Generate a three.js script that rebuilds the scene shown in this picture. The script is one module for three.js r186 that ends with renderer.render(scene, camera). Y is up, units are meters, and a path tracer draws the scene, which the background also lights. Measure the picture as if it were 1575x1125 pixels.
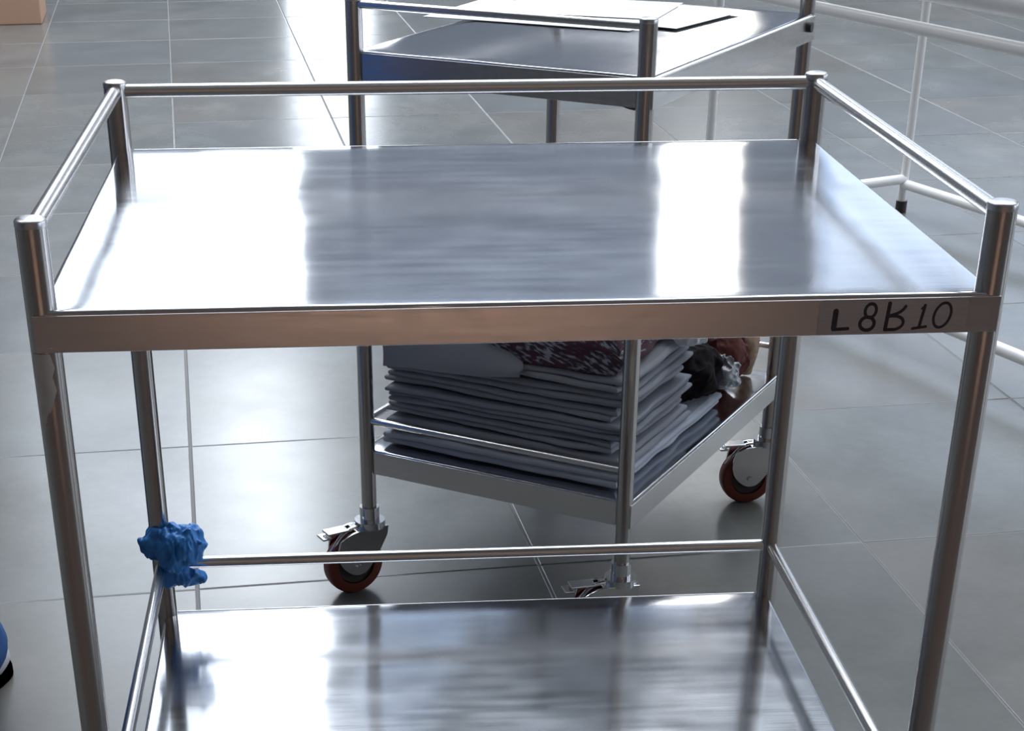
import * as THREE from 'three';
import { mergeGeometries, toCreasedNormals } from 'three/addons/utils/BufferGeometryUtils.js';
import { RoundedBoxGeometry } from 'three/addons/geometries/RoundedBoxGeometry.js';
import { MarchingCubes } from 'three/addons/objects/MarchingCubes.js';
import { ImprovedNoise } from 'three/addons/math/ImprovedNoise.js';
import { RectAreaLightUniformsLib } from 'three/addons/lights/RectAreaLightUniformsLib.js';

/* ------------------------------------------------------------ camera, sky, exposure, large lights */
RectAreaLightUniformsLib.init();
const scene = new THREE.Scene();
const F = 2572;                                            // focal length in pixels of the 1575 x 1125 frame
const camera = new THREE.PerspectiveCamera(2 * Math.atan(562.5 / F) * 180 / Math.PI, 1575 / 1125, 0.05, 100);
camera.position.set(-0.1474, 1.276, 1.6827);
camera.rotation.order = 'YXZ';
camera.rotation.set(-0.51873, -0.07304, 0.00034);
camera.setViewOffset(1575, 1125, 67, -500, 1575, 1125);    // the photograph is the upper part of a taller one
const renderer = new THREE.WebGLRenderer({ antialias: true });
renderer.toneMapping = THREE.LinearToneMapping;
renderer.toneMappingExposure = 1.25;
renderer.shadowMap.enabled = true;
scene.background = new THREE.Color().setRGB(0.62, 0.82, 1.15);   // bluish overcast sky beyond the windows

function areaLight(color, intensity, w, h, from, to) {
  const l = new THREE.RectAreaLight(color, intensity, w, h);
  l.position.set(...from); l.lookAt(...to); scene.add(l);
  return l;
}
// daylight in the windows of the end wall and of the right wall
const SKYWHITE = new THREE.Color().setRGB(0.90, 0.95, 1.0), WARMWHITE = new THREE.Color().setRGB(1.0, 0.94, 0.86);
areaLight(SKYWHITE, 9.0, 0.72, 3.7, [-0.87, 5.1, -11.38], [-0.87, 5.1, 0]);
areaLight(SKYWHITE, 3.0, 0.62, 1.9, [-0.2, 1.0, -11.38], [-0.2, 1.0, 0]);
areaLight(SKYWHITE, 2.6, 1.58, 3.7, [-2.02, 5.1, -11.38], [-2.02, 5.1, 0]);
areaLight(WARMWHITE, 4.0, 0.60, 2.6, [2.62, 3.35, -11.38], [2.62, 3.35, 0]);
areaLight(SKYWHITE, 0.5, 3.8, 2.6, [5.6, 3.35, -11.38], [5.6, 3.35, 0]);
const SKYLIGHT = [-2.6, -9.4, 5.0, -1.7];                   // x0, z0, x1, z1 of the opening in the ceiling
areaLight(SKYWHITE, 3.9, 7.4, 7.5, [1.2, 7.15, -5.55], [1.2, 0, -5.551]);
for (const z of [-7, -2.5, 2]) areaLight(SKYWHITE, 2.2, 2.6, 3.4, [8.88, 2.7, z], [0, 2.7, z]);

/* ------------------------------------------------------------ helpers */
let seed = 7;
const rnd = () => { seed = (seed * 1664525 + 1013904223) % 4294967296; return seed / 4294967296; };
const rr = (a, b) => a + (b - a) * rnd();
const perlin = new ImprovedNoise();
const noise = (x, y, z = 0.5) => perlin.noise(x, y, z);
const taken = new Map();
function numbered(name) {
  const n = taken.get(name) ?? 0; taken.set(name, n + 1);
  return n ? `${name}_${String(n).padStart(3, '0')}` : name;
}
const V = (x, y, z) => new THREE.Vector3(x, y, z);
function clean(g) {
  const o = g.index ? g.toNonIndexed() : g;
  for (const k of Object.keys(o.attributes)) if (!['position', 'normal', 'uv'].includes(k)) o.deleteAttribute(k);
  if (!o.attributes.uv) o.setAttribute('uv', new THREE.BufferAttribute(new Float32Array(o.attributes.position.count * 2), 2));
  if (!o.attributes.normal) o.computeVertexNormals();
  return o;
}
function merge(gs) { gs = [gs].flat(); return gs.length === 1 ? gs[0] : mergeGeometries(gs.map(clean)); }
function obj(name, geometries, material, parent = scene) {
  const m = new THREE.Mesh(merge(geometries), material);
  m.name = parent === scene ? numbered(name) : name;
  m.castShadow = m.receiveShadow = true;
  parent.add(m);
  return m;
}
function thing(name, label, category, [x, y, z] = [0, 0, 0], turn = 0, group) {
  const o = new THREE.Group(); o.name = numbered(name); scene.add(o);
  o.position.set(x, y, z); o.rotation.y = turn; o.userData = { label, category };
  if (group) o.userData.group = group;
  return o;
}
function tag(o, label, category, group) { o.userData.label = label; o.userData.category = category; if (group) o.userData.group = group; return o; }
function struct(name, geometries, material, label) {
  const o = obj(name, geometries, material); o.userData = { kind: 'structure', label, category: name.split('_')[0] }; return o;
}
function box(w, h, d, x = 0, y = 0, z = 0, r = 0) {
  const g = r ? new RoundedBoxGeometry(w, h, d, 3, Math.min(r, w / 2.01, h / 2.01, d / 2.01)) : new THREE.BoxGeometry(w, h, d);
  return g.translate(x, y, z);
}
function rod(a, b, r, seg = 28, r2 = r) {
  const A = V(...a), B = V(...b), L = A.distanceTo(B);
  const g = new THREE.CylinderGeometry(r2, r, L, seg, 1, false);
  g.applyQuaternion(new THREE.Quaternion().setFromUnitVectors(V(0, 1, 0), B.clone().sub(A).normalize()));
  return g.translate((A.x + B.x) / 2, (A.y + B.y) / 2, (A.z + B.z) / 2);
}
function pipe(points, r, seg = 60, rad = 14) {
  return new THREE.TubeGeometry(new THREE.CatmullRomCurve3(points.map((q) => V(...q))), seg, r, rad, false);
}
function lathe(profile, seg = 36) { return new THREE.LatheGeometry(profile.map(([x, y]) => new THREE.Vector2(x, y)), seg); }
// mesh of a distance field inside a cube (centre c, half side s)
function field(f, [cx, cy, cz], s, res) {
  const mc = new MarchingCubes(res, new THREE.MeshBasicMaterial(), false, false, 200000);
  const h = res / 2;
  mc.isolation = 0;
  for (let k = 0; k < res; k++) for (let j = 0; j < res; j++) for (let i = 0; i < res; i++)
    mc.field[i + j * res + k * res * res] = -f(cx + (i - h) / h * s, cy + (j - h) / h * s, cz + (k - h) / h * s) * 40;
  mc.update();
  const n = mc.count, pos = new Float32Array(n * 3), nor = new Float32Array(n * 3), e = s / res;
  for (let i = 0; i < n; i++) {
    const x = cx + mc.positionArray[i * 3] * s, y = cy + mc.positionArray[i * 3 + 1] * s, z = cz + mc.positionArray[i * 3 + 2] * s;
    pos.set([x, y, z], i * 3);
    const g = V(f(x + e, y, z) - f(x - e, y, z), f(x, y + e, z) - f(x, y - e, z), f(x, y, z + e) - f(x, y, z - e)).normalize();
    nor.set([g.x, g.y, g.z], i * 3);
  }
  const g = new THREE.BufferGeometry();
  g.setAttribute('position', new THREE.BufferAttribute(pos, 3));
  g.setAttribute('normal', new THREE.BufferAttribute(nor, 3));
  const uv = new Float32Array(n * 2);
  for (let i = 0; i < n; i++) { uv[i * 2] = pos[i * 3] + pos[i * 3 + 2]; uv[i * 2 + 1] = pos[i * 3 + 1]; }
  g.setAttribute('uv', new THREE.BufferAttribute(uv, 2));
  // the field's triangles must face outwards
  const a = V(), b = V(), c = V(); let s1 = 0;
  for (let i = 0; i < Math.min(n, 900); i += 3) {
    a.fromArray(pos, i * 3); b.fromArray(pos, i * 3 + 3); c.fromArray(pos, i * 3 + 6);
    s1 += b.sub(a).cross(c.sub(a)).dot(V(nor[i * 3], nor[i * 3 + 1], nor[i * 3 + 2]));
  }
  if (s1 < 0) for (const [arr, w] of [[pos, 3], [nor, 3], [uv, 2]]) for (let i = 0; i < n; i += 3) for (let k = 0; k < w; k++) {
    const t = arr[(i + 1) * w + k]; arr[(i + 1) * w + k] = arr[(i + 2) * w + k]; arr[(i + 2) * w + k] = t;
  }
  return g;
}
const smin = (a, b, k) => { const h = Math.max(k - Math.abs(a - b), 0) / k; return Math.min(a, b) - h * h * k * 0.25; };
function cone(x, y, z, a, b, ra, rb) {                      // distance to a tapered capsule
  const bx = b[0] - a[0], by = b[1] - a[1], bz = b[2] - a[2], px = x - a[0], py = y - a[1], pz = z - a[2];
  const t = Math.min(1, Math.max(0, (px * bx + py * by + pz * bz) / (bx * bx + by * by + bz * bz)));
  return Math.hypot(px - bx * t, py - by * t, pz - bz * t) - (ra + (rb - ra) * t);
}

/* ------------------------------------------------------------ textures and materials */
function dataTexture(w, h, f, { srgb = false, repeat, fine = false } = {}) {
  const d = fine ? new Float32Array(w * h * 4) : new Uint8Array(w * h * 4);
  for (let j = 0; j < h; j++) for (let i = 0; i < w; i++) {
    const c = f(i / w, j / h); const o = (j * w + i) * 4;
    for (let k = 0; k < 3; k++) d[o + k] = fine ? c : Math.max(0, Math.min(255, Math.round(255 * (Array.isArray(c) ? c[k] : c))));
    d[o + 3] = fine ? 1 : 255;
  }
  const t = new THREE.DataTexture(d, w, h, THREE.RGBAFormat, fine ? THREE.FloatType : THREE.UnsignedByteType);
  t.magFilter = THREE.LinearFilter; t.minFilter = THREE.LinearMipmapLinearFilter; t.generateMipmaps = true;
  t.wrapS = t.wrapT = THREE.RepeatWrapping;
  if (srgb) t.colorSpace = THREE.SRGBColorSpace;
  if (repeat) t.repeat.set(...repeat);
  t.needsUpdate = true;
  return t;
}
// noise that repeats at 1 in u and v
function tiled(u, v, fx, fy, z) {
  const a = noise(u * fx, v * fy, z), b = noise((u - 1) * fx, v * fy, z), c = noise(u * fx, (v - 1) * fy, z), d = noise((u - 1) * fx, (v - 1) * fy, z);
  return (a * (1 - u) + b * u) * (1 - v) + (c * (1 - u) + d * u) * v;
}
const std = (o) => new THREE.MeshStandardMaterial(o);
const phys = (o) => new THREE.MeshPhysicalMaterial(o);
const lin = (r, g, b) => new THREE.Color().setRGB(r, g, b);

// brushed sheet steel: fine scratches along v (= x of a tray), smudges
const sheetBump = dataTexture(512, 512, (u, v) => 0.5 + 0.22 * tiled(u, v, 220, 6, 1.3) + 0.20 * tiled(u, v, 90, 3, 4.1), { fine: true });
const sheetRough = dataTexture(512, 512, (u, v) => 0.62 + 0.16 * tiled(u, v, 6, 4, 2.2) + 0.14 * tiled(u, v, 40, 5, 7.7) + 0.10 * tiled(u, v, 14, 12, 9.1));
const M = {};
M.sheet = phys({ color: lin(0.545, 0.56, 0.59), metalness: 1, roughness: 0.20, roughnessMap: sheetRough, bumpMap: sheetBump, bumpScale: 0.00006, anisotropy: 0.9 });
M.rim = phys({ color: lin(0.58, 0.57, 0.56), metalness: 1, roughness: 0.36, roughnessMap: sheetRough, anisotropy: 0.5 });
M.tube = std({ color: lin(0.45, 0.425, 0.41), metalness: 1, roughness: 0.22 });
M.rail = std({ color: lin(0.68, 0.67, 0.66), metalness: 1, roughness: 0.24 });
M.cap = std({ color: lin(0.50, 0.50, 0.51), metalness: 1, roughness: 0.32 });
M.chrome = std({ color: lin(0.62, 0.62, 0.63), metalness: 1, roughness: 0.16 });
M.darkSteel = std({ color: lin(0.12, 0.12, 0.13), metalness: 0.6, roughness: 0.5 });
M.redWheel = std({ color: lin(0.12, 0.022, 0.014), roughness: 0.42 });
M.darkHub = std({ color: lin(0.035, 0.025, 0.025), roughness: 0.5 });
M.whitePaint = phys({ color: lin(0.92, 0.92, 0.92), roughness: 0.35, clearcoat: 0.4, clearcoatRoughness: 0.2 });

// grey limestone slabs
const stoneMap = dataTexture(512, 512, (u, v) => {
  const a = tiled(u, v, 3, 3, 0.7), b = tiled(u, v, 9, 7, 3.3), c = tiled(u, v, 40, 40, 5.5), e = tiled(u, v, 130, 120, 8.2);
  const l = 0.56 + 0.07 * a + 0.06 * b + 0.02 * c + 0.015 * e, w = 0.015 * tiled(u, v, 4, 4, 11.5);
  return [l + w, l + 0.002, l - 0.008 - w];
}, { srgb: true });
const stoneRough = dataTexture(512, 512, (u, v) => 0.62 + 0.12 * tiled(u, v, 5, 5, 1.9) + 0.08 * tiled(u, v, 17, 15, 6.1), { fine: true });
const stoneBump = dataTexture(512, 512, (u, v) => 0.5 + 0.35 * tiled(u, v, 6, 5, 12.2) + 0.03 * tiled(u, v, 22, 20, 14.2), { fine: true });
const stoneTints = [[0.50, 0.505, 0.50], [0.47, 0.475, 0.47], [0.53, 0.535, 0.53], [0.51, 0.49, 0.475], [0.48, 0.49, 0.505]];
M.stone = stoneTints.map((t) => phys({ color: lin(...t), map: stoneMap, roughness: 0.39, roughnessMap: stoneRough, bumpMap: stoneBump, bumpScale: 0.00022, specularIntensity: 1 }));
M.grout = std({ color: lin(0.20, 0.20, 0.20), roughness: 0.9 });
M.wall = std({ color: lin(0.155, 0.17, 0.20), roughness: 0.85 });
M.wallTan = std({ color: lin(0.42, 0.30, 0.23), roughness: 0.85 });
M.ceiling = std({ color: lin(0.74, 0.74, 0.73), roughness: 0.9 });
M.frame = std({ color: lin(0.55, 0.56, 0.57), roughness: 0.45, metalness: 0.4 });
M.glass = phys({ color: 0xffffff, roughness: 0.02, transmission: 1, thickness: 0, ior: 1.5 });

/* ------------------------------------------------------------ the hall */
const X0 = -7, X1 = 9, Z0 = -11.5, Z1 = 9, H = 7.2;
// floor: slab with grout, stone tiles laid on it, turned a little against the trolley
const floorTurn = 0.0888, TW = 0.60, TL = 0.675, JOINT = 0.005;
const floor = struct('floor', box(26, 0.2, 30, 0, -0.1008, 0), M.grout, 'grey stone tile floor with light joints');
floor.rotation.y = floorTurn;
function tileGeometry(w, l, du, dv) {
  const a = w / 2, b = l / 2, e = 0.0015, t = 0, m = -0.0006, lo = -0.011;
  const ring = (x, z, y) => [[-x, y, -z], [x, y, -z], [x, y, z], [-x, y, z]];
  const top = ring(a - e, b - e, t), mid = ring(a, b, m), bot = ring(a, b, lo), P = [];
  const quad = (p, q, r, s) => P.push(p, r, q, p, s, r);
  quad(top[0], top[1], top[2], top[3]);
  for (let i = 0; i < 4; i++) { const j = (i + 1) % 4; quad(mid[i], mid[j], top[j], top[i]); quad(bot[i], bot[j], mid[j], mid[i]); }
  const g = new THREE.BufferGeometry();
  g.setAttribute('position', new THREE.Float32BufferAttribute(P.flat(), 3));
  g.setAttribute('uv', new THREE.Float32BufferAttribute(P.flatMap(([x, , z]) => [x * 0.8 + du, z * 0.8 + dv]), 2));
  g.computeVertexNormals();
  return g;
}
const tileShapes = []; for (let i = 0; i < 8; i++) tileShapes.push(tileGeometry(TW - JOINT, TL - JOINT, rnd(), rnd()));
{
  const inv = new THREE.Matrix4().makeRotationY(-floorTurn);
  const o = V(-0.424, 0, -0.93).applyMatrix4(inv);         // a corner where joints meet
  const cells = [];
  for (let i = -22; i < 26; i++) for (let j = -24; j < 24; j++) {
    const x = o.x + (i + 0.5) * TW, z = o.z + (j + 0.5) * TL, w = V(x, 0, z).applyAxisAngle(V(0, 1, 0), floorTurn);
    if (w.x < X0 - 0.3 || w.x > X1 + 0.3 || w.z < Z0 - 0.3 || w.z > Z1 + 0.3) continue;
    const d = Math.hypot((w.x - 0.4) * 1.15, (w.z + 3.6) * 0.75) + (w.z > 0.4 ? 20 : 0);
    cells.push({ x, z, d });
  }
  cells.sort((a, b) => a.d - b.d);
  const rest = [];
  cells.forEach((q, n) => {
    const g = tileShapes[Math.floor(rnd() * 8)], turn = rnd() < 0.5 ? 0 : Math.PI, tx = rr(-1, 1) * 0.0008, tz = rr(-1, 1) * 0.0008;
    const m = M.stone[Math.floor(rnd() * M.stone.length)];
    if (n < 290) {
      const t = new THREE.Mesh(g, m); t.name = 'tile'; t.position.set(q.x, rr(-0.0001, 0.0003), q.z); t.rotation.set(tx, turn, tz);
      t.castShadow = t.receiveShadow = true; floor.add(t);
    } else rest.push(g.clone().applyMatrix4(new THREE.Matrix4().makeRotationFromEuler(new THREE.Euler(tx, turn, tz)).setPosition(q.x, 0, q.z)));
  });
  const far = obj('tile_field', rest, M.stone[0], floor); far.userData.kind = 'stuff';
}
// walls with window openings, 0.25 m thick
function wallWith(w, h, holes) {
  const s = new THREE.Shape([[0, 0], [w, 0], [w, h], [0, h]].map((q) => new THREE.Vector2(...q)));
  for (const [a, b, c, d] of holes) s.holes.push(new THREE.Path([[a, b], [a, d], [c, d], [c, b]].map((q) => new THREE.Vector2(...q))));
  return new THREE.ExtrudeGeometry(s, { depth: 0.25, bevelEnabled: false });
}
const endHoles = [[-2.84, 3.2, -0.49, 6.98], [2.29, 2.0, 2.95, 4.7], [3.6, 2.0, 7.6, 4.7], [-0.2, 5.5, 2.9, 6.5]], doorHole = [-0.53, 0.02, 0.13, 2.05];
struct('wall_end', wallWith(X1 - X0, H, [...endHoles, doorHole].map(([a, b, c, d]) => [a - X0, b, c - X0, d])).translate(X0, 0, Z0 - 0.25), M.wall, 'plain grey-white end wall with tall windows');
const sideHoles = [[-8.35, 0.95, -5.65, 4.45], [-3.85, 0.95, -1.15, 4.45], [0.65, 0.95, 3.35, 4.45]];
struct('wall_right', wallWith(Z1 - Z0, H, sideHoles.map(([a, b, c, d]) => [a - Z0, b, c - Z0, d])).rotateY(-Math.PI / 2).translate(X1 + 0.25, 0, Z0), M.wall, 'plain grey-white side wall with windows');
struct('wall_left', box(0.25, H, Z1 - Z0 + 0.5, X0 - 0.125, H / 2, (Z0 + Z1) / 2), M.wall, 'plain grey-white side wall');
struct('wall_back', box(X1 - X0 + 0.5, H, 0.25, (X0 + X1) / 2, H / 2, Z1 + 0.125), M.wallTan, 'tan wall at the entrance side');
struct('ceiling', wallWith(X1 - X0 + 0.5, Z1 - Z0 + 0.5, [[SKYLIGHT[0] - X0 + 0.25, Z1 + 0.25 - SKYLIGHT[3], SKYLIGHT[2] - X0 + 0.25, Z1 + 0.25 - SKYLIGHT[1]]]).rotateX(-Math.PI / 2).translate(X0 - 0.25, H, Z1 + 0.25), M.ceiling, 'plain white ceiling with a skylight');
let windows = 0;
function windowIn(w, h, cols, rows, place, label) {
  const g = new THREE.Group(); g.name = `window_${++windows}`; g.userData = { kind: 'structure', label, category: 'window' }; scene.add(g);
  place(g);
  const f = 0.05, parts = [box(w, f, 0.08, 0, f / 2), box(w, f, 0.08, 0, h - f / 2), box(f, h, 0.08, -w / 2 + f / 2, h / 2), box(f, h, 0.08, w / 2 - f / 2, h / 2)];
  for (let i = 1; i < cols; i++) parts.push(box(0.035, h, 0.06, -w / 2 + w * i / cols, h / 2));
  for (let j = 1; j < rows; j++) parts.push(box(w, 0.035, 0.06, 0, h * j / rows));
  obj('window_frame', parts, M.frame, g);
  for (let i = 0; i < cols; i++) for (let j = 0; j < rows; j++)
    obj('pane', box(w / cols - 0.03, h / rows - 0.03, 0.006, -w / 2 + w * (i + 0.5) / cols, h * (j + 0.5) / rows, -0.01), M.glass, g);
}
endHoles.forEach(([a, b, c, d], i) => windowIn(c - a, d - b, [1, 1, 3, 3][i], [4, 2, 2, 1][i], (g) => g.position.set((a + c) / 2, b, Z0 - 0.12), 'tall framed window in the end wall'));
sideHoles.forEach(([a, b, c, d]) => windowIn(c - a, d - b, 2, 2, (g) => { g.position.set(X1 + 0.12, b, (a + c) / 2); g.rotation.y = -Math.PI / 2; }, 'framed window in the side wall'));
windowIn(SKYLIGHT[2] - SKYLIGHT[0], SKYLIGHT[3] - SKYLIGHT[1], 5, 5, (g) => { g.position.set((SKYLIGHT[0] + SKYLIGHT[2]) / 2, H + 0.12, SKYLIGHT[3]); g.rotation.x = -Math.PI / 2; }, 'square skylight in the ceiling');
{ // glazed door under the windows
  const d = new THREE.Group(); d.name = 'door_1'; d.userData = { kind: 'structure', label: 'glazed door in the end wall', category: 'door' }; scene.add(d); d.position.set(-0.2, 0.02, Z0 - 0.12);
  obj('door_frame', [box(0.05, 2.03, 0.07, -0.305, 1.015), box(0.05, 2.03, 0.07, 0.305, 1.015), box(0.66, 0.05, 0.07, 0, 2.0), box(0.66, 0.10, 0.06, 0, 0.05)], M.frame, d);
  obj('pane', box(0.57, 1.89, 0.006, 0, 1.03, 0), M.glass, d);
  obj('door_handle', rod([0.25, 0.9, 0.06], [0.25, 1.2, 0.06], 0.012), M.chrome, d);
}
// rows of ceiling lights
M.diffuser = std({ color: lin(0.8, 0.8, 0.8), emissive: lin(1, 0.98, 0.94), emissiveIntensity: 3 });
M.housing = std({ color: lin(0.7, 0.7, 0.7), roughness: 0.6 });
for (const [x, glow] of [[-4.2, 14], [6.4, 14]]) for (let k = 0; k < 4; k++) {
  const z = -9.4 + k * 2.5, t = thing('ceiling_light', 'long white ceiling light in a row', 'light', [x, H - 0.09, z], 0, 'ceiling lights in two rows');
  obj('housing', box(0.42, 0.07, 2.0, 0, 0.05, 0, 0.01), M.housing, t);
  obj('diffuser', box(0.36, 0.02, 1.92, 0, 0.008, 0), M.diffuser, t);
  const l = new THREE.RectAreaLight(lin(1, 0.97, 0.92), glow, 0.36, 1.92);
  l.position.set(0, -0.006, 0); l.rotation.x = -Math.PI / 2; t.add(l);
}

/* ------------------------------------------------------------ steel trolleys */
// a sheet whose edges roll down softly; uv runs along z so that the brushing lies along x
function traySheet(w, d, wave = 1, back = 0.004) {
  const xs = [], zs = [];
  const edge = [0, 0.0008, 0.0016, 0.0028, 0.0045, 0.007, 0.011, 0.016, 0.022, 0.030, 0.040];
  const line = (L, n) => { const a = edge.map((e) => -L / 2 + e), b = edge.map((e) => L / 2 - e).reverse(), m = []; for (let i = 1; i < n; i++) m.push(-L / 2 + 0.04 + (L - 0.08) * i / n); return [...a, ...m, ...b]; };
  xs.push(...line(w, 70)); zs.push(...line(d, 50));
  const drop = (e, r, soft, amount) => -(e < r ? r - Math.sqrt(Math.max(0, r * r - (r - e) ** 2)) : 0) - amount * Math.max(0, 1 - e / soft) ** 2;
  const y = (x, z) => drop(w / 2 - Math.abs(x), 0.003, 0.03, 0.0006) + (z > 0 ? drop(d / 2 - z, 0.0035, 0.02, 0.0004) : drop(d / 2 + z, 0.003, 0.045, back))
    + wave * 0.00085 * noise(x * 3.1 + 5, z * 4.2, 1.7) + 0.00030 * noise(x * 9, z * 11, 4.7);
  const P = [], U = [], I = [];
  for (const z of zs) for (const x of xs) { P.push(x, y(x, z), z); U.push(z / 0.5, x / 0.5); }
  const n = xs.length;
  for (let j = 0; j < zs.length - 1; j++) for (let i = 0; i < n - 1; i++) { const a = j * n + i; I.push(a, a + n, a + 1, a + 1, a + n, a + n + 1); }
  const g = new THREE.BufferGeometry();
  g.setAttribute('position', new THREE.Float32BufferAttribute(P, 3)); g.setAttribute('uv', new THREE.Float32BufferAttribute(U, 2));
  g.setIndex(I); g.computeVertexNormals();
  // underside
  const under = box(w - 0.004, 0.0012, d - 0.004, 0, -0.0075, 0);
  return [g, under];
}
function caster(parent, x, z, top, turn, wheelR = 0.05) {
  const c = new THREE.Group(); c.name = 'caster'; c.position.set(x, 0, z); c.rotation.y = turn; parent.add(c);
  const off = 0.034;                                       // the wheel trails along local -x
  obj('swivel', [rod([0, top - 0.004, 0], [0, top - 0.016, 0], 0.026), rod([0, top + 0.02, 0], [0, top - 0.01, 0], 0.0165)], M.chrome, c);
  // fork: two cheeks and a domed bridge
  const cheek = new THREE.Shape();
  const ty = top - 0.014 - wheelR;                         // cheek outline about the wheel centre
  cheek.moveTo(off + 0.024, ty); cheek.lineTo(off + 0.022, ty - 0.014);
  cheek.quadraticCurveTo(0.03, 0.0, 0.013, -0.012); cheek.quadraticCurveTo(0, -0.018, -0.013, -0.010);
  cheek.quadraticCurveTo(-0.046, 0.012, -0.030, ty - 0.012); cheek.quadraticCurveTo(-0.014, ty, off - 0.024, ty); cheek.closePath();
  const cg = new THREE.ExtrudeGeometry(cheek, { depth: 0.003, bevelEnabled: true, bevelSize: 0.0008, bevelThickness: 0.0008, bevelSegments: 2, curveSegments: 16 });
  obj('fork', [cg.clone().translate(-off, wheelR, 0.0175), cg.clone().translate(-off, wheelR, -0.0205), box(0.060, 0.004, 0.041, -0.004, top - 0.0155, 0, 0.0018),
    pipe([[-off + 0.02, top - 0.014, 0], [-off - 0.012, top - 0.020, 0], [-off - 0.042, wheelR + 0.024, 0]], 0.0055, 16, 8)], M.chrome, c);
  obj('brake_lever', [box(0.040, 0.004, 0.026, -off - 0.030, top - 0.012, 0, 0.0018).rotateZ(0), box(0.016, 0.004, 0.026, -off - 0.052, top - 0.019, 0, 0.0018)], M.chrome, c);
  const tread = lathe([[wheelR * 0.64, -0.014], [wheelR * 0.93, -0.014], [wheelR * 0.985, -0.010], [wheelR, -0.004], [wheelR, 0.004], [wheelR * 0.985, 0.010], [wheelR * 0.93, 0.014], [wheelR * 0.64, 0.014]], 44).rotateX(Math.PI / 2).translate(-off, wheelR, 0);
  const hub = lathe([[0.0, -0.017], [wheelR * 0.2, -0.017], [wheelR * 0.22, -0.010], [wheelR * 0.6, -0.009], [wheelR * 0.66, -0.0135], [wheelR * 0.66, 0.0135], [wheelR * 0.6, 0.009], [wheelR * 0.22, 0.010], [wheelR * 0.2, 0.017], [0.0, 0.017]], 36).rotateX(Math.PI / 2).translate(-off, wheelR, 0);
  const w = obj('wheel', tread, M.redWheel, c); obj('hub', hub, M.darkHub, w);
  obj('axle', [rod([-off, wheelR, -0.026], [-off, wheelR, 0.026], 0.0055, 12)], M.chrome, c);
  return c;
}
function makeTrolley(root, { W, D, h1, h2, h3, h4, leg, post = 0.0128, rail = 0.0075, turns, wheelR, wave, lip = 0.031 }) {
  const sx = W / 2, sz = D / 2, out = 0.0135;
  for (const [ax, az] of [[-1, 1], [1, 1], [1, -1], [-1, -1]]) {
    const p = obj('post', rod([ax * sx, leg, az * sz], [ax * sx, h1 - 0.002, az * sz], post, 36), M.tube, root);
    obj('end_cap', lathe([[0, 0.0018], [post * 0.55, 0.0015], [post * 0.9, 0.0004], [post * 1.02, -0.0016], [post * 1.02, -0.006]], 30).translate(ax * sx, h1, az * sz), M.cap, p);
  }
  for (const [y, bars, nm] of [[h2, h1 - 0.0105, 'upper'], [h4, h3, 'lower']]) {
    const panel = obj('tray_panel', traySheet(W + 0.004, D + 0.022, wave).map((g) => g.translate(0, y, 0.001)), M.sheet, root);
    panel.userData.label = `${nm} brushed steel shelf sheet`;
    const t = 0.0016, yl = y - lip / 2 - 0.0036;
    obj('tray_rim', [box(W + 0.012, lip, t, 0, yl, sz + out, 0.0007), box(W - 2 * post, lip, t, 0, yl, -sz - out + 0.003, 0.0007),
      box(t, lip, D - 2 * post, -sx - 0.002, yl, 0, 0.0007), box(t, lip, D - 2 * post, sx + 0.002, yl, 0, 0.0007),
      ...[-1, 1].map((s) => box(0.004, lip, out, s * (sx + 0.004), yl, sz + out / 2, 0.0007))], M.rim, root);
    obj('guard_rail', rod([-sx, bars, -sz], [sx, bars, -sz], rail), M.rail, root);
    for (const s of [-1, 1]) obj('guard_rail', rod([s * sx, bars, -sz], [s * sx, bars, sz], rail), M.rail, root);
  }
  [[-1, 1], [1, 1], [1, -1], [-1, -1]].forEach(([ax, az], i) => caster(root, ax * sx, az * sz, leg, turns[i], wheelR));
}
const T1 = { W: 0.80, D: 0.6145, h1: 0.9396, h2: 0.8671, h3: 0.3438, h4: 0.2720, leg: 0.129, turns: [0.3, 2.6, 1.0, 2.4], wheelR: 0.05 };
const trolley = thing('steel_trolley', 'brushed steel two-shelf trolley with L8B10 written on its front edge, both shelves empty', 'trolley', [0, 0, 0]);
makeTrolley(trolley, T1);
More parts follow.
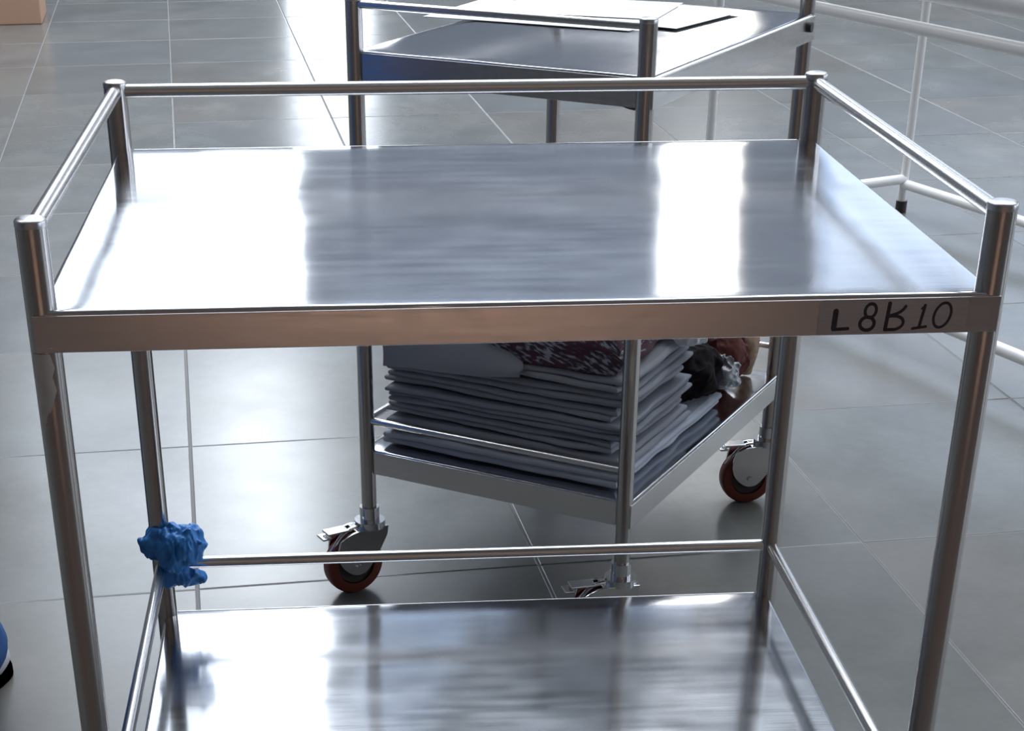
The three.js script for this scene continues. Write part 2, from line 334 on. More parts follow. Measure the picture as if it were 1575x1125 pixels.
// strip of tape with handwriting on the front edge
{
  const c = document.createElement('canvas'); c.width = 920; c.height = 200; const k = c.getContext('2d');
  k.fillStyle = '#b4aaa8'; k.fillRect(0, 0, 920, 200);
  for (let i = 0; i < 500; i++) { k.fillStyle = rnd() < 0.5 ? 'rgba(160,148,146,0.10)' : 'rgba(110,100,102,0.10)'; k.fillRect(rnd() * 920, rnd() * 200, 20 + rnd() * 90, 1 + rnd() * 5); }
  k.strokeStyle = '#2c2028'; k.lineCap = 'round'; k.lineJoin = 'round';
  const S = (w, ...pts) => { k.lineWidth = w; k.beginPath(); k.moveTo(pts[0], pts[1]); for (let i = 2; i < pts.length; i += 2) k.lineTo(pts[i], pts[i + 1]); k.stroke(); };
  S(34, 104, 62, 100, 162); S(20, 96, 172, 188, 168);
  k.lineWidth = 19; k.beginPath(); k.ellipse(318, 62, 34, 42, 0.15, 0, 7); k.stroke(); k.lineWidth = 21; k.beginPath(); k.ellipse(304, 140, 44, 40, 0.1, 0, 7); k.stroke();
  S(24, 432, 20, 420, 178); S(20, 420, 180, 468, 180);
  k.lineWidth = 19; k.beginPath(); k.moveTo(430, 96); k.quadraticCurveTo(510, 84, 532, 40); k.stroke();
  k.beginPath(); k.moveTo(436, 98); k.bezierCurveTo(560, 84, 548, 182, 462, 180); k.stroke();
  S(19, 652, 36, 630, 168); S(17, 590, 176, 672, 166); S(12, 652, 36, 634, 56);
  k.lineWidth = 17; k.beginPath(); k.ellipse(766, 98, 50, 76, 0.28, 0, 7); k.stroke();
  const tx = new THREE.CanvasTexture(c); tx.colorSpace = THREE.SRGBColorSpace;
  const g = new THREE.PlaneGeometry(0.1285, 0.0285).translate(0.3135, T1.h2 - 0.0191, T1.D / 2 + 0.0135 + 0.00125);
  const back = box(0.1285, 0.0285, 0.0003, 0.3135, T1.h2 - 0.0191, T1.D / 2 + 0.0135 + 0.00105);
  const m = obj('tape_label', g, std({ map: tx, roughness: 0.55 }), trolley); m.userData.label = 'strip of tape with L8B10 in dark marker';
  obj('tape_strip', back, std({ color: lin(0.27, 0.23, 0.22), roughness: 0.6 }), m);
}
// remains of a torn white sticker on a post
{
  const s = new THREE.Shape(); const pts = [[-0.9, 0], [0.35, 0.004], [0.55, -0.012], [0.35, -0.020], [0.5, -0.032], [-0.1, -0.050], [-0.85, -0.062], [-0.65, -0.036], [-1.0, -0.020]];
  const P = [], I = []; const R = 0.0133, n = 10;
  const rows = [[0, -0.9, 0.35], [-0.012, -0.95, 0.55], [-0.020, -1.0, 0.35], [-0.032, -0.7, 0.5], [-0.046, -0.75, 0.1], [-0.064, -0.9, -0.55]];
  for (const [y, a, b] of rows) for (let i = 0; i <= n; i++) { const q = a + (b - a) * i / n; P.push(Math.sin(q) * R, y, Math.cos(q) * R); }
  for (let j = 0; j < rows.length - 1; j++) for (let i = 0; i < n; i++) { const a = j * (n + 1) + i; I.push(a, a + n + 1, a + 1, a + 1, a + n + 1, a + n + 2); }
  const g = new THREE.BufferGeometry(); g.setAttribute('position', new THREE.Float32BufferAttribute(P, 3)); g.setIndex(I); g.computeVertexNormals();
  const m = obj('sticker_remains', clean(g.translate(-0.4, T1.h2 - 0.036, T1.D / 2)), std({ color: lin(0.55, 0.55, 0.55), roughness: 0.7 }), trolley);
  m.userData.label = 'torn white sticker on a post';
}

const T2 = { W: 0.679, D: 0.4633, h1: 0.9496, h2: 0.8762, h3: 0.302, h4: 0.2527, leg: 0.1295, turns: [-0.85, -0.9, 1.0, -0.55], wheelR: 0.052, post: 0.0125, rail: 0.006, wave: 1, lip: 0.039 };
const T2P = [0.2537, 0, -1.0853], T2R = 1.0024;
const cart = thing('steel_trolley', 'steel two-shelf trolley with red wheels, loaded with papers and folded linen', 'trolley', T2P, T2R);
makeTrolley(cart, T2);
// angle plates under the upper tray's corners and a bolt
{
  const s = new THREE.Shape([[0, 0.004], [0.062, 0.004], [0.052, -0.004], [0.02, -0.012], [0, -0.014]].map((q) => new THREE.Vector2(...q)));
  const g = new THREE.ExtrudeGeometry(s, { depth: 0.004, bevelEnabled: false });
  const y = T2.h2 - 0.034, x = -T2.W / 2 + 0.002, z = T2.D / 2 - 0.004;
  obj('corner_bracket', [g.clone().translate(x, y, z), g.clone().rotateY(Math.PI / 2).translate(x, y, z)], M.darkSteel, cart);
}
obj('bolt', rod([T2.W / 2 - 0.03, T2.h2 - 0.018, T2.D / 2 + 0.012], [T2.W / 2 - 0.03, T2.h2 - 0.018, T2.D / 2 + 0.021], 0.008, 16), M.darkHub, cart);

/* ------------------------------------------------------------ things on the second trolley */
const turnT2 = new THREE.Matrix4().makeRotationY(T2R).setPosition(...T2P);
const onCart = (x, y, z) => V(x, y, z).applyMatrix4(turnT2);
function put(o, x, y, z, turn = 0) { o.position.copy(onCart(x, y, z)); o.rotation.y = T2R + turn; return o; }

// sheets of paper on the upper shelf
M.paper = std({ color: lin(0.88, 0.88, 0.89), roughness: 0.8 });
function paperSheet(w, d, curl, s) {
  const g = new THREE.PlaneGeometry(w, d, 14, 14).rotateX(-Math.PI / 2), P = g.attributes.position;
  for (let i = 0; i < P.count; i++) P.setY(i, 0.0014 + 0.0006 * Math.abs(noise(P.getX(i) * 5 + s, P.getZ(i) * 5, s)) + curl * Math.max(0, P.getX(i) / w + 0.2) ** 2);
  g.computeVertexNormals();
  const low = g.clone(), Q = low.attributes.position; for (let i = 0; i < Q.count; i++) Q.setY(i, Q.getY(i) - 0.0008);
  low.index.array.reverse(); low.computeVertexNormals();
  return merge([g, low]);
}
[[0.115, 0.0002, -0.13, 0.36, 0.235, 0.05, 0.0005, 'white paper sheet lying lowest on the loaded trolley, its corner under the others'],
  [0.175, 0.0020, -0.02, 0.30, 0.215, -0.12, 0.0005, 'white paper sheet lying between two others on the loaded trolley'],
  [0.19, 0.0038, -0.10, 0.28, 0.20, 0.16, 0.001, 'white paper sheet lying uppermost on the loaded trolley']].forEach(([x, y, z, w, d, a, curl, label], i) => {
  const o = tag(obj('paper_sheet', paperSheet(d, w, curl, i * 3.7 + 1), M.paper), label, 'paper', 'papers on the upper shelf');
  put(o, x, T2.h2 + y, z, a);
});

// folded linen on the lower shelf
const weave = dataTexture(256, 256, (u, v) => 0.5 + 0.2 * Math.sin(u * 2 * Math.PI * 64) * Math.sin(v * 2 * Math.PI * 64) + 0.25 * tiled(u, v, 12, 9, 3.1), { fine: true });
const linenTones = [[0.46, 0.51, 0.60], [0.27, 0.29, 0.34], [0.30, 0.32, 0.37], [0.25, 0.27, 0.32], [0.29, 0.31, 0.355], [0.26, 0.28, 0.325], [0.31, 0.33, 0.37]];
// a folded sheet: layers of cloth with rounded folds at the sides, sagging a little
function foldedSheet(w, d, h, layers, s, sag) {
  const gs = [];
  for (let L = 0; L < layers; L++) {
    const t = h / layers, y0 = L * t, iw = rr(-0.008, 0.004), id = rr(-0.010, 0.004), ox = rr(-0.004, 0.004), oz = rr(-0.005, 0.005);
    const g = new RoundedBoxGeometry(w + iw, t * 1.04, d + id, 5, t * 0.49);
    // finer top and sides so that the cloth can wave
    const b = new THREE.BoxGeometry(w + iw, t * 1.04, d + id, 34, 6, 34), P = b.attributes.position, hw = (w + iw) / 2, hd = (d + id) / 2, hh = t * 0.52;
    for (let i = 0; i < P.count; i++) {
      let x = P.getX(i), y = P.getY(i), z = P.getZ(i);
      const f = Math.sqrt(Math.max(0, 1 - (y / hh) ** 2)), edgeX = hh * (1 - f), edgeZ = hh * (1 - f);
      x -= Math.sign(x) * edgeX * Math.min(1, Math.abs(x) / hw) ** 6; z -= Math.sign(z) * edgeZ * Math.min(1, Math.abs(z) / hd) ** 6;
      const wx = 0.006 * noise(x * 7 + s, z * 7 + L * 1.3, s * 0.7), wz = 0.005 * noise(z * 8, y * 30 + s, L * 2.1);
      const wave = 0.0022 * noise(x * 6 + s * 1.7, z * 6, L * 0.15 + s) + 0.0016 * noise(x * 19, z * 21, L + s);
      P.setXYZ(i, x + wx + ox + 0.004 * noise(z * 14, L * 3.3, s), y + y0 + t / 2 + wave + sag * (x / w) * (x / w), z + wz + oz + 0.004 * noise(x * 13, L * 2.7, s));
    }
    b.computeVertexNormals(); gs.push(b);
    const uv = b.attributes.uv; for (let i = 0; i < uv.count; i++) uv.setXY(i, uv.getX(i) * 3, uv.getY(i) * 3);
    g.dispose();
  }
  return merge(gs);
}
{
  const labels = ['pale folded sheet at the bottom of the linen pile, hanging over the shelf edge', 'second folded sheet up from the bottom of the linen pile', 'third folded sheet up from the bottom of the linen pile',
    'folded sheet in the middle of the linen pile, three below it', 'folded sheet with two more above it in the linen pile', 'folded sheet with one more above it in the linen pile', 'uppermost folded sheet of the linen pile, under the patterned blanket'];
  const hs = [0.026, 0.022, 0.020, 0.026, 0.020, 0.022, 0.020]; let y = T2.h4 + 0.003;
  hs.forEach((h, i) => {
    const w = [0.44, 0.29, 0.27, 0.29, 0.26, 0.28, 0.27][i], d = [0.425, 0.425, 0.41, 0.42, 0.405, 0.415, 0.41][i];
    const o = tag(obj('folded_sheet', foldedSheet(w, d, h, [2, 2, 2, 3, 2, 2, 2][i], i * 2.3 + 0.6, [0, 0, 0.004, 0.006, 0.006, 0.008, 0.010][i]), std({ color: lin(...linenTones[i]), roughness: 0.92, bumpMap: weave, bumpScale: 0.0006 })), labels[i], 'linen', 'folded sheets on the lower shelf');
    put(o, -0.318 + w / 2 + [0, 0.004, 0.012, -0.002, 0.010, 0.004, 0.008][i], y, [0, 0.004, -0.004, 0.003, -0.006, 0, 0.002][i], [0, 0.01, -0.02, 0.015, -0.012, 0.02, -0.01][i]);
    y += h + 0.0030;
  });
}
const STACK = T2.h4 + 0.003 + 0.156 + 0.021;
// woven blanket, speckled plum, grey and white
const blanketMap = dataTexture(512, 512, (u, v) => {
  const a = tiled(u, v, 9, 9, 2.7), b = tiled(u, v, 46, 46, 5.1), c = tiled(u, v, 90, 90, 1.1);
  const k = b * 0.9 + c * 0.55 + a * 0.5;
  if (k > 0.20) return [0.60, 0.60, 0.65];
  if (k > 0.07) return [0.42, 0.41, 0.46];
  if (k > 0.0) return [0.28, 0.25, 0.30];
  return a > 0 ? [0.24, 0.19, 0.23] : [0.31, 0.19, 0.24];
}, { srgb: true });
M.blanket = std({ map: blanketMap, roughness: 0.95, bumpMap: weave, bumpScale: 0.001 });
function drape(w, d, h, s, amp, freq) {                     // a crumpled bundle with a flat underside
  const b = new THREE.BoxGeometry(w, h, d, 60, 12, 60), P = b.attributes.position, uv = b.attributes.uv;
  for (let i = 0; i < P.count; i++) {
    let x = P.getX(i), y = P.getY(i) / h, z = P.getZ(i);
    const ex = Math.abs(x) / (w / 2), ez = Math.abs(z) / (d / 2), r = Math.sqrt(Math.max(0, 1 - Math.max(0, ex - 0.72) ** 2 / 0.09)) * Math.sqrt(Math.max(0, 1 - Math.max(0, ez - 0.72) ** 2 / 0.09));
    const bulge = 1 + 0.06 * (1 - 4 * y * y);
    uv.setXY(i, (x + y * h) * 1.9, (z + y * h) * 1.9);
    const lift = amp * (0.6 * noise(x * freq + s, z * freq, s) + 0.4 * Math.abs(noise(x * freq * 2.3, z * freq * 2.1 + s, s * 2)));
    P.setXYZ(i, x * bulge + 0.010 * noise(y * 4 + s, z * 12, 3.3), Math.max(0, (y + 0.5) * h * (0.35 + 0.65 * r) + lift * (y + 0.5)), z * bulge + 0.012 * noise(x * 12, y * 4, s));
  }
  b.computeVertexNormals();
  return b;
}
put(tag(obj('patterned_blanket', drape(0.31, 0.39, 0.10, 2.2, 0.045, 8), M.blanket), 'speckled plum, grey and white blanket bundled on top of the linen pile', 'blanket'), -0.155, STACK + 0.002, -0.008, 0.03);
// a grey cloth slipping down over the front of the pile
M.greyCloth = std({ color: lin(0.30, 0.32, 0.365), roughness: 0.9, bumpMap: weave, bumpScale: 0.0006 });
function sheetStrip(paths, thick) {                         // cloth through rows of points
  const nU = 24, curves = paths.map((q) => new THREE.CatmullRomCurve3(q.map((v) => V(...v))));
  const nV = 40, P = [], U = [], I = [];
  for (let j = 0; j <= nV; j++) {
    const across = new THREE.CatmullRomCurve3(curves.map((c) => c.getPoint(j / nV)));
    for (let i = 0; i <= nU; i++) { const q = across.getPoint(i / nU); P.push(q.x, q.y, q.z); U.push(i / nU, j / nV); }
  }
  for (let j = 0; j < nV; j++) for (let i = 0; i < nU; i++) { const a = j * (nU + 1) + i; I.push(a, a + nU + 1, a + 1, a + 1, a + nU + 1, a + nU + 2); }
  const g = new THREE.BufferGeometry(); g.setAttribute('position', new THREE.Float32BufferAttribute(P, 3)); g.setAttribute('uv', new THREE.Float32BufferAttribute(U, 2)); g.setIndex(I); g.computeVertexNormals();
  const h = g.clone(), Q = h.attributes.position, N = g.attributes.normal;
  for (let i = 0; i < Q.count; i++) Q.setXYZ(i, Q.getX(i) - N.getX(i) * thick, Q.getY(i) - N.getY(i) * thick, Q.getZ(i) - N.getZ(i) * thick);
  h.index.array.reverse(); h.computeVertexNormals();
  return merge([g, h]);
}
{
  const s = STACK;
  const o = obj('grey_cloth', sheetStrip([
    [[-0.311, s + 0.060, -0.205], [-0.325, s + 0.03, -0.212], [-0.326, s - 0.01, -0.205], [-0.322, s - 0.04, -0.208]],
    [[-0.311, s + 0.066, -0.16], [-0.330, s + 0.03, -0.16], [-0.328, s - 0.01, -0.165], [-0.322, s - 0.036, -0.16]],
    [[-0.311, s + 0.060, -0.10], [-0.327, s + 0.022, -0.10], [-0.330, s - 0.014, -0.10], [-0.323, s - 0.034, -0.11]],
    [[-0.309, s + 0.062, -0.05], [-0.326, s + 0.020, -0.045], [-0.329, s - 0.012, -0.05], [-0.324, s - 0.030, -0.05]],
    [[-0.312, s + 0.030, -0.01], [-0.324, s + 0.006, 0.0], [-0.328, s - 0.012, 0.0], [-0.324, s - 0.024, 0.0]],
    [[-0.314, s + 0.004, 0.04], [-0.324, s - 0.004, 0.045], [-0.326, s - 0.010, 0.04], [-0.324, s - 0.018, 0.04]]], 0.0025), M.greyCloth);
  put(tag(o, 'thin grey cloth hanging over the side of the patterned blanket', 'cloth'), 0, 0, 0);
}
// blobs: bag, bundle, wrap
function blob(size, s, amp, freq, res = 40) {
  const R = Math.max(...size) * 1.3;
  return field((x, y, z) => {
    const q = Math.hypot(x / size[0], y / size[1], z / size[2]), m = Math.min(...size);
    const n = amp * (noise(x * freq + s, y * freq, z * freq) + 0.5 * Math.abs(noise(x * freq * 2.2, y * freq * 2.2 + s, z * freq * 2.2)));
    return Math.max((q - 1) * m + n, -y - size[1] * 0.86);
  }, [0, 0, 0], R, res);
}
const lift = (g) => { g.computeBoundingBox(); return g.translate(0, -g.boundingBox.min.y, 0); };
const SHEET = T2.h4 + 0.003 + 0.030;
put(tag(obj('black_bag', lift(blob([0.070, 0.054, 0.058], 3.3, 0.018, 26)), phys({ color: lin(0.010, 0.007, 0.009), roughness: 0.9, specularIntensity: 0.3 })), 'small black bag on the pale sheet beside the linen pile', 'bag'), 0.062, SHEET, 0.165, 0.2);
put(tag(obj('brown_bundle', lift(blob([0.068, 0.064, 0.055], 8.1, 0.016, 26)), phys({ color: lin(0.085, 0.018, 0.014), roughness: 0.7, specularIntensity: 0.5 })), 'red-brown bundle lying near a post of the loaded trolley', 'bundle'), 0.212, T2.h4 + 0.004, 0.160, -0.2);
put(tag(obj('plastic_wrap', lift(blob([0.028, 0.030, 0.024], 5.5, 0.012, 34)), phys({ color: lin(0.35, 0.38, 0.42), roughness: 0.25, transmission: 0.4, thickness: 0 })), 'crumpled grey plastic wrap between the black bag and the red-brown bundle', 'plastic'), 0.128, SHEET + 0.004, 0.215, 0.5);
put(tag(obj('beige_pouch', lift(blob([0.022, 0.052, 0.022], 1.5, 0.008, 26)), std({ color: lin(0.42, 0.30, 0.22), roughness: 0.7 })), 'small beige pouch against the red-brown bundle', 'pouch'), 0.304, T2.h4 + 0.004, 0.192, 0);
put(tag(obj('plastic_bag', lift(blob([0.045, 0.026, 0.04], 7.7, 0.018, 30)), phys({ color: lin(0.72, 0.74, 0.78), roughness: 0.3, transmission: 0.5, thickness: 0 })), 'crumpled clear plastic bag on the linen pile beside the patterned blanket', 'plastic'), -0.060, STACK - 0.012, 0.215, 0.4);

/* ------------------------------------------------------------ blue knot on the near trolley */
M.blue = std({ color: lin(0.022, 0.18, 0.52), roughness: 0.5 });
{
  const lobes = [[[-0.018, 0.018, 0.004], [0.020, 0.012, 0.012], 0.018, 0.024], [[0.012, 0.018, 0.010], [0.030, 0.022, 0.012], 0.020, 0.014], [[0.0, 0.0, 0.014], [0.012, -0.030, 0.014], 0.018, 0.012],
    [[0.010, -0.024, 0.014], [0.036, -0.030, 0.012], 0.010, 0.008], [[-0.026, 0.006, 0.0], [-0.034, 0.016, 0.004], 0.012, 0.007], [[0.004, 0.030, 0.006], [0.026, 0.034, 0.012], 0.010, 0.009], [[-0.006, -0.016, 0.010], [-0.004, -0.036, 0.012], 0.010, 0.006]];
  const g = field((x, y, z) => {
    let d = 1; for (const [a, b, ra, rb] of lobes) d = smin(d, cone(x, y, z, a, b, ra, rb), 0.008);
    return d + 0.0065 * noise(x * 70, y * 60, z * 70) + 0.0045 * Math.abs(noise(x * 150 + 3, y * 40, z * 120)) - 0.001;
  }, [0, 0, 0], 0.066, 60);
  const o = tag(obj('blue_knot', g, M.blue), 'blue plastic strip knotted round the trolley post at the lower rail', 'knot');
  o.position.set(-0.386, 0.3625, -0.300);
}

/* ------------------------------------------------------------ white stretcher frame at the right */
{
  const n = [0.923, -0.3845], t = [-0.3845, -0.923];
  const Q = (s, k, y) => [n[0] * s + t[0] * k, y, n[1] * s + t[1] * k];
  const S0 = 1.915, S1 = 2.76, K1 = 2.56, K0 = 0.45;
  const g = thing('stretcher_frame', 'white painted tubular stretcher frame with low side bars', 'stretcher', [0, 0, 0]);
  const r = 0.0145;
  for (const [s, nm] of [[S0, 'near'], [S1, 'far']]) {
    obj('side_bar', rod(Q(s, K0, 0.085), Q(s, K1, 0.085), r), M.whitePaint, g);
    obj('side_bar', rod(Q(s, K0, 0.708), Q(s, K1 + 0.12, 0.708), r), M.whitePaint, g);
  }
  for (const s of [S0, S1]) obj('bed_rail', [rod(Q(s, K0 - 0.1, 0.802), Q(s, K1 + 0.2, 0.802), 0.036)], M.whitePaint, g);
  for (const k of [K0 + 0.05, K1]) {
    obj('cross_bar', rod(Q(S0, k, 0.10), Q(S1, k, 0.10), r), M.whitePaint, g);
    obj('cross_bar', rod(Q(S0, k, 0.78), Q(S1, k, 0.78), r), M.whitePaint, g);
  }
  for (const [s, k] of [[S0, K0 + 0.05], [S1, K0 + 0.05], [S0, K1 - 0.17], [S1, K1]]) {
    obj('leg', rod(Q(s, k, 0.0), Q(s, k, 0.80), 0.0125), M.whitePaint, g);
    obj('foot', rod(Q(s, k, 0.0), Q(s, k, 0.035), 0.017, 18), M.darkHub, g);
  }
}

/* ------------------------------------------------------------ brown carton far left */
{
  const card = std({ color: lin(0.42, 0.26, 0.18), roughness: 0.85 });
  const c = thing('cardboard_carton', 'brown cardboard carton standing on the floor far behind the trolleys', 'carton', [-1.98, 0, -7.72], 0.09);
  obj('body', box(0.62, 0.42, 0.42, 0, 0.21, 0, 0.006), card, c);
  for (const s of [-1, 1]) obj('flap', box(0.62, 0.005, 0.206, 0, 0.4225, s * 0.104, 0.002), card, c);
  obj('tape', box(0.63, 0.0015, 0.06, 0, 0.426, 0), std({ color: lin(0.50, 0.36, 0.24), roughness: 0.3 }), c);
}

/* ------------------------------------------------------------ person in blue at the left */
{
  // local axes: faces +z; floor at y = 0
  const o = thing('person', 'person in blue trousers and tunic with white shoes, standing beside the empty trolley', 'person', [-0.800, 0, -0.518], 0);
  o.rotation.y = Math.atan2(0.47, -0.88);
  const skin = std({ color: lin(0.30, 0.16, 0.10), roughness: 0.55 }), cloth = std({ color: lin(0.022, 0.10, 0.30), roughness: 0.85 }), hair = std({ color: lin(0.015, 0.011, 0.009), roughness: 0.6 });
  const shoe = std({ color: lin(0.62, 0.64, 0.68), roughness: 0.5 }), sole = std({ color: lin(0.012, 0.012, 0.016), roughness: 0.7 });
  const FX = 0.0, LX = 0.20;                                // the two feet across
  const hip = [0.10, 0.92], sh = 1.40;
  const arm = (s) => [[s * 0.19 + 0.1, 1.40, 0], [s * 0.235 + 0.1, 1.12, -0.02], [s * 0.225 + 0.1, 0.88, 0.06]];
  const body = (x, y, z) => {
    let d = cone(x, y, z, [0.1, 0.98, 0], [0.1, 1.32, 0], 0.11, 0.125);
    d = smin(d, cone(x, y, z, [0.0, 1.40, -0.01], [0.2, 1.40, -0.01], 0.06, 0.06), 0.08);
    d = smin(d, cone(x, y, z, [0.1, 1.40, -0.01], [0.1, 1.53, 0.01], 0.055, 0.05), 0.04);
    for (const s of [-1, 1]) {
      const [a, b, c] = arm(s);
      d = smin(d, cone(x, y, z, a, b, 0.05, 0.04), 0.03); d = smin(d, cone(x, y, z, b, c, 0.04, 0.028), 0.02);
    }
    d = smin(d, cone(x, y, z, [0.02, 0.92, 0], [FX, 0.50, 0.01], 0.085, 0.055), 0.05); d = smin(d, cone(x, y, z, [FX, 0.50, 0.01], [FX, 0.08, -0.03], 0.055, 0.036), 0.03);
    d = smin(d, cone(x, y, z, [0.18, 0.92, 0], [LX, 0.50, 0.0], 0.085, 0.055), 0.05); d = smin(d, cone(x, y, z, [LX, 0.50, 0.0], [LX, 0.08, -0.06], 0.055, 0.036), 0.03);
    return d;
  };
  const head = (x, y, z) => {
    const px = x - 0.1;
    let d = (Math.hypot(px / 0.076, (y - 1.655) / 0.112, (z - 0.015) / 0.095) - 1) * 0.078;
    d = smin(d, cone(x, y, z, [0.1, 1.585, 0.05], [0.1, 1.57, 0.065], 0.042, 0.03), 0.03);
    d = smin(d, cone(x, y, z, [0.1, 1.665, 0.103], [0.1, 1.632, 0.121], 0.009, 0.014), 0.012);
    for (const s of [-1, 1]) {
      d = Math.max(d, -(Math.hypot(px - s * 0.032, y - 1.665, z - 0.112) - 0.016));
      d = smin(d, Math.hypot((px - s * 0.032), y - 1.663, z - 0.092) - 0.013, 0.003);
      d = smin(d, Math.hypot((px - s * 0.078) * 2, (y - 1.655) * 0.8, z - 0.005) - 0.022, 0.008);
    }
    d = smin(d, cone(x, y, z, [0.08, 1.60, 0.100], [0.12, 1.60, 0.100], 0.007, 0.007), 0.006);
    return smin(d, cone(x, y, z, [0.1, 1.47, -0.005], [0.1, 1.58, 0.012], 0.052, 0.05), 0.03);
  };
  const hand = (s) => {
    const [, b, c] = arm(s), w = V(...c), dir = V(...c).sub(V(...b)).normalize(), side = V(0, 0, 1).addScaledVector(dir, -dir.z).normalize();
    const at = (along, across, off = 0) => { const q = w.clone().addScaledVector(dir, along).addScaledVector(side, across); return [q.x - s * off, q.y, q.z]; };
    const bones = [[at(-0.02, 0), at(0.03, 0), 0.026, 0.026], [at(0.03, -0.018), at(0.075, -0.020), 0.017, 0.014], [at(0.03, 0.016), at(0.08, 0.018), 0.018, 0.014]];
    [[-0.028, 0.128], [-0.010, 0.150], [0.008, 0.158], [0.026, 0.148]].forEach(([ac, L]) => { bones.push([at(0.075, ac), at(L * 0.8, ac, 0.006), 0.0095, 0.009], [at(L * 0.8, ac, 0.006), at(L + 0.015, ac, 0.022), 0.009, 0.0075]); });
    bones.push([at(0.02, 0.026), at(0.055, 0.048, 0.008), 0.012, 0.010], [at(0.055, 0.048, 0.008), at(0.085, 0.052, 0.016), 0.010, 0.0085]);
    return [(x, y, z) => { let d = 1; bones.forEach(([a, b2, ra, rb], i) => { d = smin(d, cone(x, y, z, a, b2, ra, rb), i < 3 ? 0.014 : 0.005); }); return d; }, at(0.06, 0.005)];
  };
  const parts = [field(body, [0.1, 0.86, 0], 0.86, 120), field(head, [0.1, 1.64, 0.01], 0.17, 88)];
  for (const s of [-1, 1]) { const [f, c] = hand(s); parts.push(field(f, c, 0.13, 72)); }
  obj('body', parts, skin, o);
  // trousers, tunic, hair, shoes
  const wr = (x, y, z) => 0.010 * noise(x * 9, y * 7, z * 9) + 0.006 * noise(x * 20, y * 26, z * 20);
  const trouser = (x, y, z) => {
    let d = 1;
    for (const [hx, fx, kz, az] of [[0.03, FX, 0.012, 0.055], [0.17, LX, 0, 0.01]]) {
      d = smin(d, cone(x, y, z, [hx, 0.93, 0], [fx, 0.50, kz], 0.105, 0.082), 0.03);
      d = smin(d, cone(x, y, z, [fx, 0.50, kz], [fx, 0.10, az], 0.082, 0.092), 0.03);
    }
    d = smin(d, cone(x, y, z, [0.06, 0.96, 0], [0.14, 0.96, 0], 0.12, 0.12), 0.04);
    d = Math.max(d, 0.036 - y, y - 1.04);
    return d + wr(x, y, z);
  };
  const tunic = (x, y, z) => {
    let d = cone(x, y, z, [0.1, 0.86, 0], [0.1, 1.30, 0], 0.150, 0.142);
    d = smin(d, cone(x, y, z, [0.0, 1.395, -0.01], [0.2, 1.395, -0.01], 0.075, 0.075), 0.07);
    for (const s of [-1, 1]) { const [a, b] = arm(s), m = [(a[0] + b[0] * 3) / 4, (a[1] + b[1] * 3) / 4, (a[2] + b[2] * 3) / 4]; d = smin(d, Math.max(cone(x, y, z, a, m, 0.066, 0.064), m[1] - y), 0.03); }
    d = Math.max(d, 0.80 - y, -(Math.hypot(x - 0.1, (y - 1.50) * 0.8, z - 0.05) - 0.085));
    return d + wr(x, y + 3, z);
  };
  obj('trousers', field(trouser, [0.1, 0.55, 0], 0.56, 110), cloth, o);
  obj('tunic', field(tunic, [0.1, 1.13, 0], 0.40, 84), cloth, o);
  obj('hair', field((x, y, z) => Math.max((Math.hypot((x - 0.1) / 0.088, (y - 1.675) / 0.112, (z + 0.004) / 0.104) - 1) * 0.088 + 0.003 * noise(x * 60, y * 30, z * 60), z - 0.045 - (y - 1.66) * 0.35, 1.565 - y - Math.max(0, -z) * 0.4), [0.1, 1.68, -0.01], 0.15, 60), hair, o);
  for (const [fx, dz] of [[FX, 0.03], [LX, -0.01]]) {
    const up = field((x, y, z) => Math.max(smin(smin(cone(x, y, z, [0, 0.050, -0.085], [0, 0.040, 0.10], 0.036, 0.042), cone(x, y, z, [0, 0.035, 0.10], [0, 0.028, 0.128], 0.038, 0.030), 0.02), cone(x, y, z, [0, 0.06, -0.06], [0, 0.10, -0.065], 0.042, 0.04), 0.03), 0.016 - y, y - 0.105), [0, 0.06, 0.02], 0.21, 64);
    const m = obj('shoe', up.translate(fx, 0, dz), shoe, o);
    const s = new THREE.Shape(); const pts = [[-0.036, -0.12], [-0.045, -0.02], [-0.050, 0.09], [-0.036, 0.148], [0, 0.166], [0.036, 0.148], [0.050, 0.09], [0.045, -0.02], [0.036, -0.12], [0, -0.138]];
    s.setFromPoints(new THREE.CatmullRomCurve3(pts.map(([a, b]) => V(a, b, 0)), true).getPoints(60).map((q) => new THREE.Vector2(q.x, q.y)));
    obj('sole', new THREE.ExtrudeGeometry(s, { depth: 0.014, bevelEnabled: true, bevelSize: 0.002, bevelThickness: 0.003, bevelSegments: 2 }).rotateX(-Math.PI / 2).scale(0.90, 0.85, -0.93).translate(fx, 0.003, dz), sole, m);
  }
}

/* ------------------------------------------------------------ behind the camera: an unseen brown mat, added to tint what the steel mirrors */
{
  const coir = dataTexture(256, 256, (u, v) => { const l = 0.33 + 0.08 * tiled(u, v, 60, 60, 1.1) + 0.05 * tiled(u, v, 8, 9, 4.4); return [l + 0.03, l - 0.02, l - 0.04]; }, { srgb: true, repeat: [6, 6] });
  const m = tag(obj('added_mat', box(4.4, 0.012, 3.6, 0, 0.006, 0, 0.005), std({ map: coir, roughness: 0.95 })), 'large brown mat out of view, added to tint the reflections in the steel', 'mat');
  m.position.set(0.3, 0, 2.75);
}

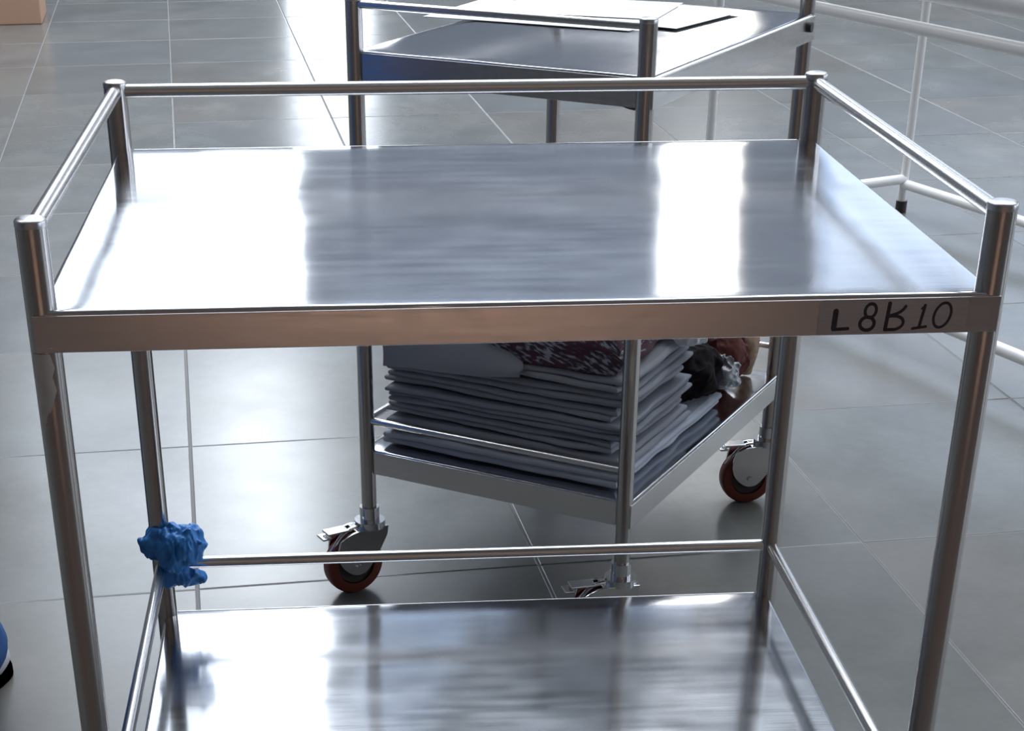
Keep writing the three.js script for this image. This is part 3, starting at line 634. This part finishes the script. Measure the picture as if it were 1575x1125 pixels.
// invented lamp out of view, warming the mat's reflection in the front rim
{
  const p = thing('added_warm_lamp', 'added pendant lamp out of view, warming the mat that the steel mirrors', 'lamp', [0.1, 2.55, 3.45]);
  obj('cord', rod([0, 0.20, 0], [0, H - 2.55, 0], 0.004, 8), M.darkHub, p);
  obj('lamp_shade', lathe([[0.03, 0.20], [0.035, 0.17], [0.10, 0.12], [0.19, 0.0], [0.187, 0.0], [0.097, 0.115], [0.03, 0.165], [0.0, 0.166]], 40), M.darkSteel, p);
  obj('bulb', new THREE.SphereGeometry(0.035, 24, 16).translate(0, 0.07, 0), std({ color: lin(1, 0.8, 0.6), emissive: lin(1, 0.66, 0.42), emissiveIntensity: 6 }), p);
  const l = new THREE.SpotLight(lin(1, 0.78, 0.62), 90, 0, 0.38, 1); l.position.set(0, 0.02, 0); l.target.position.set(0, -2.5, 0.0); l.shadow.radius = 1.5; l.castShadow = true; p.add(l, l.target);
}

scene.traverse((o) => { if (o.isMesh) { o.castShadow = true; o.receiveShadow = true; } });
camera.updateProjectionMatrix();
renderer.render(scene, camera);
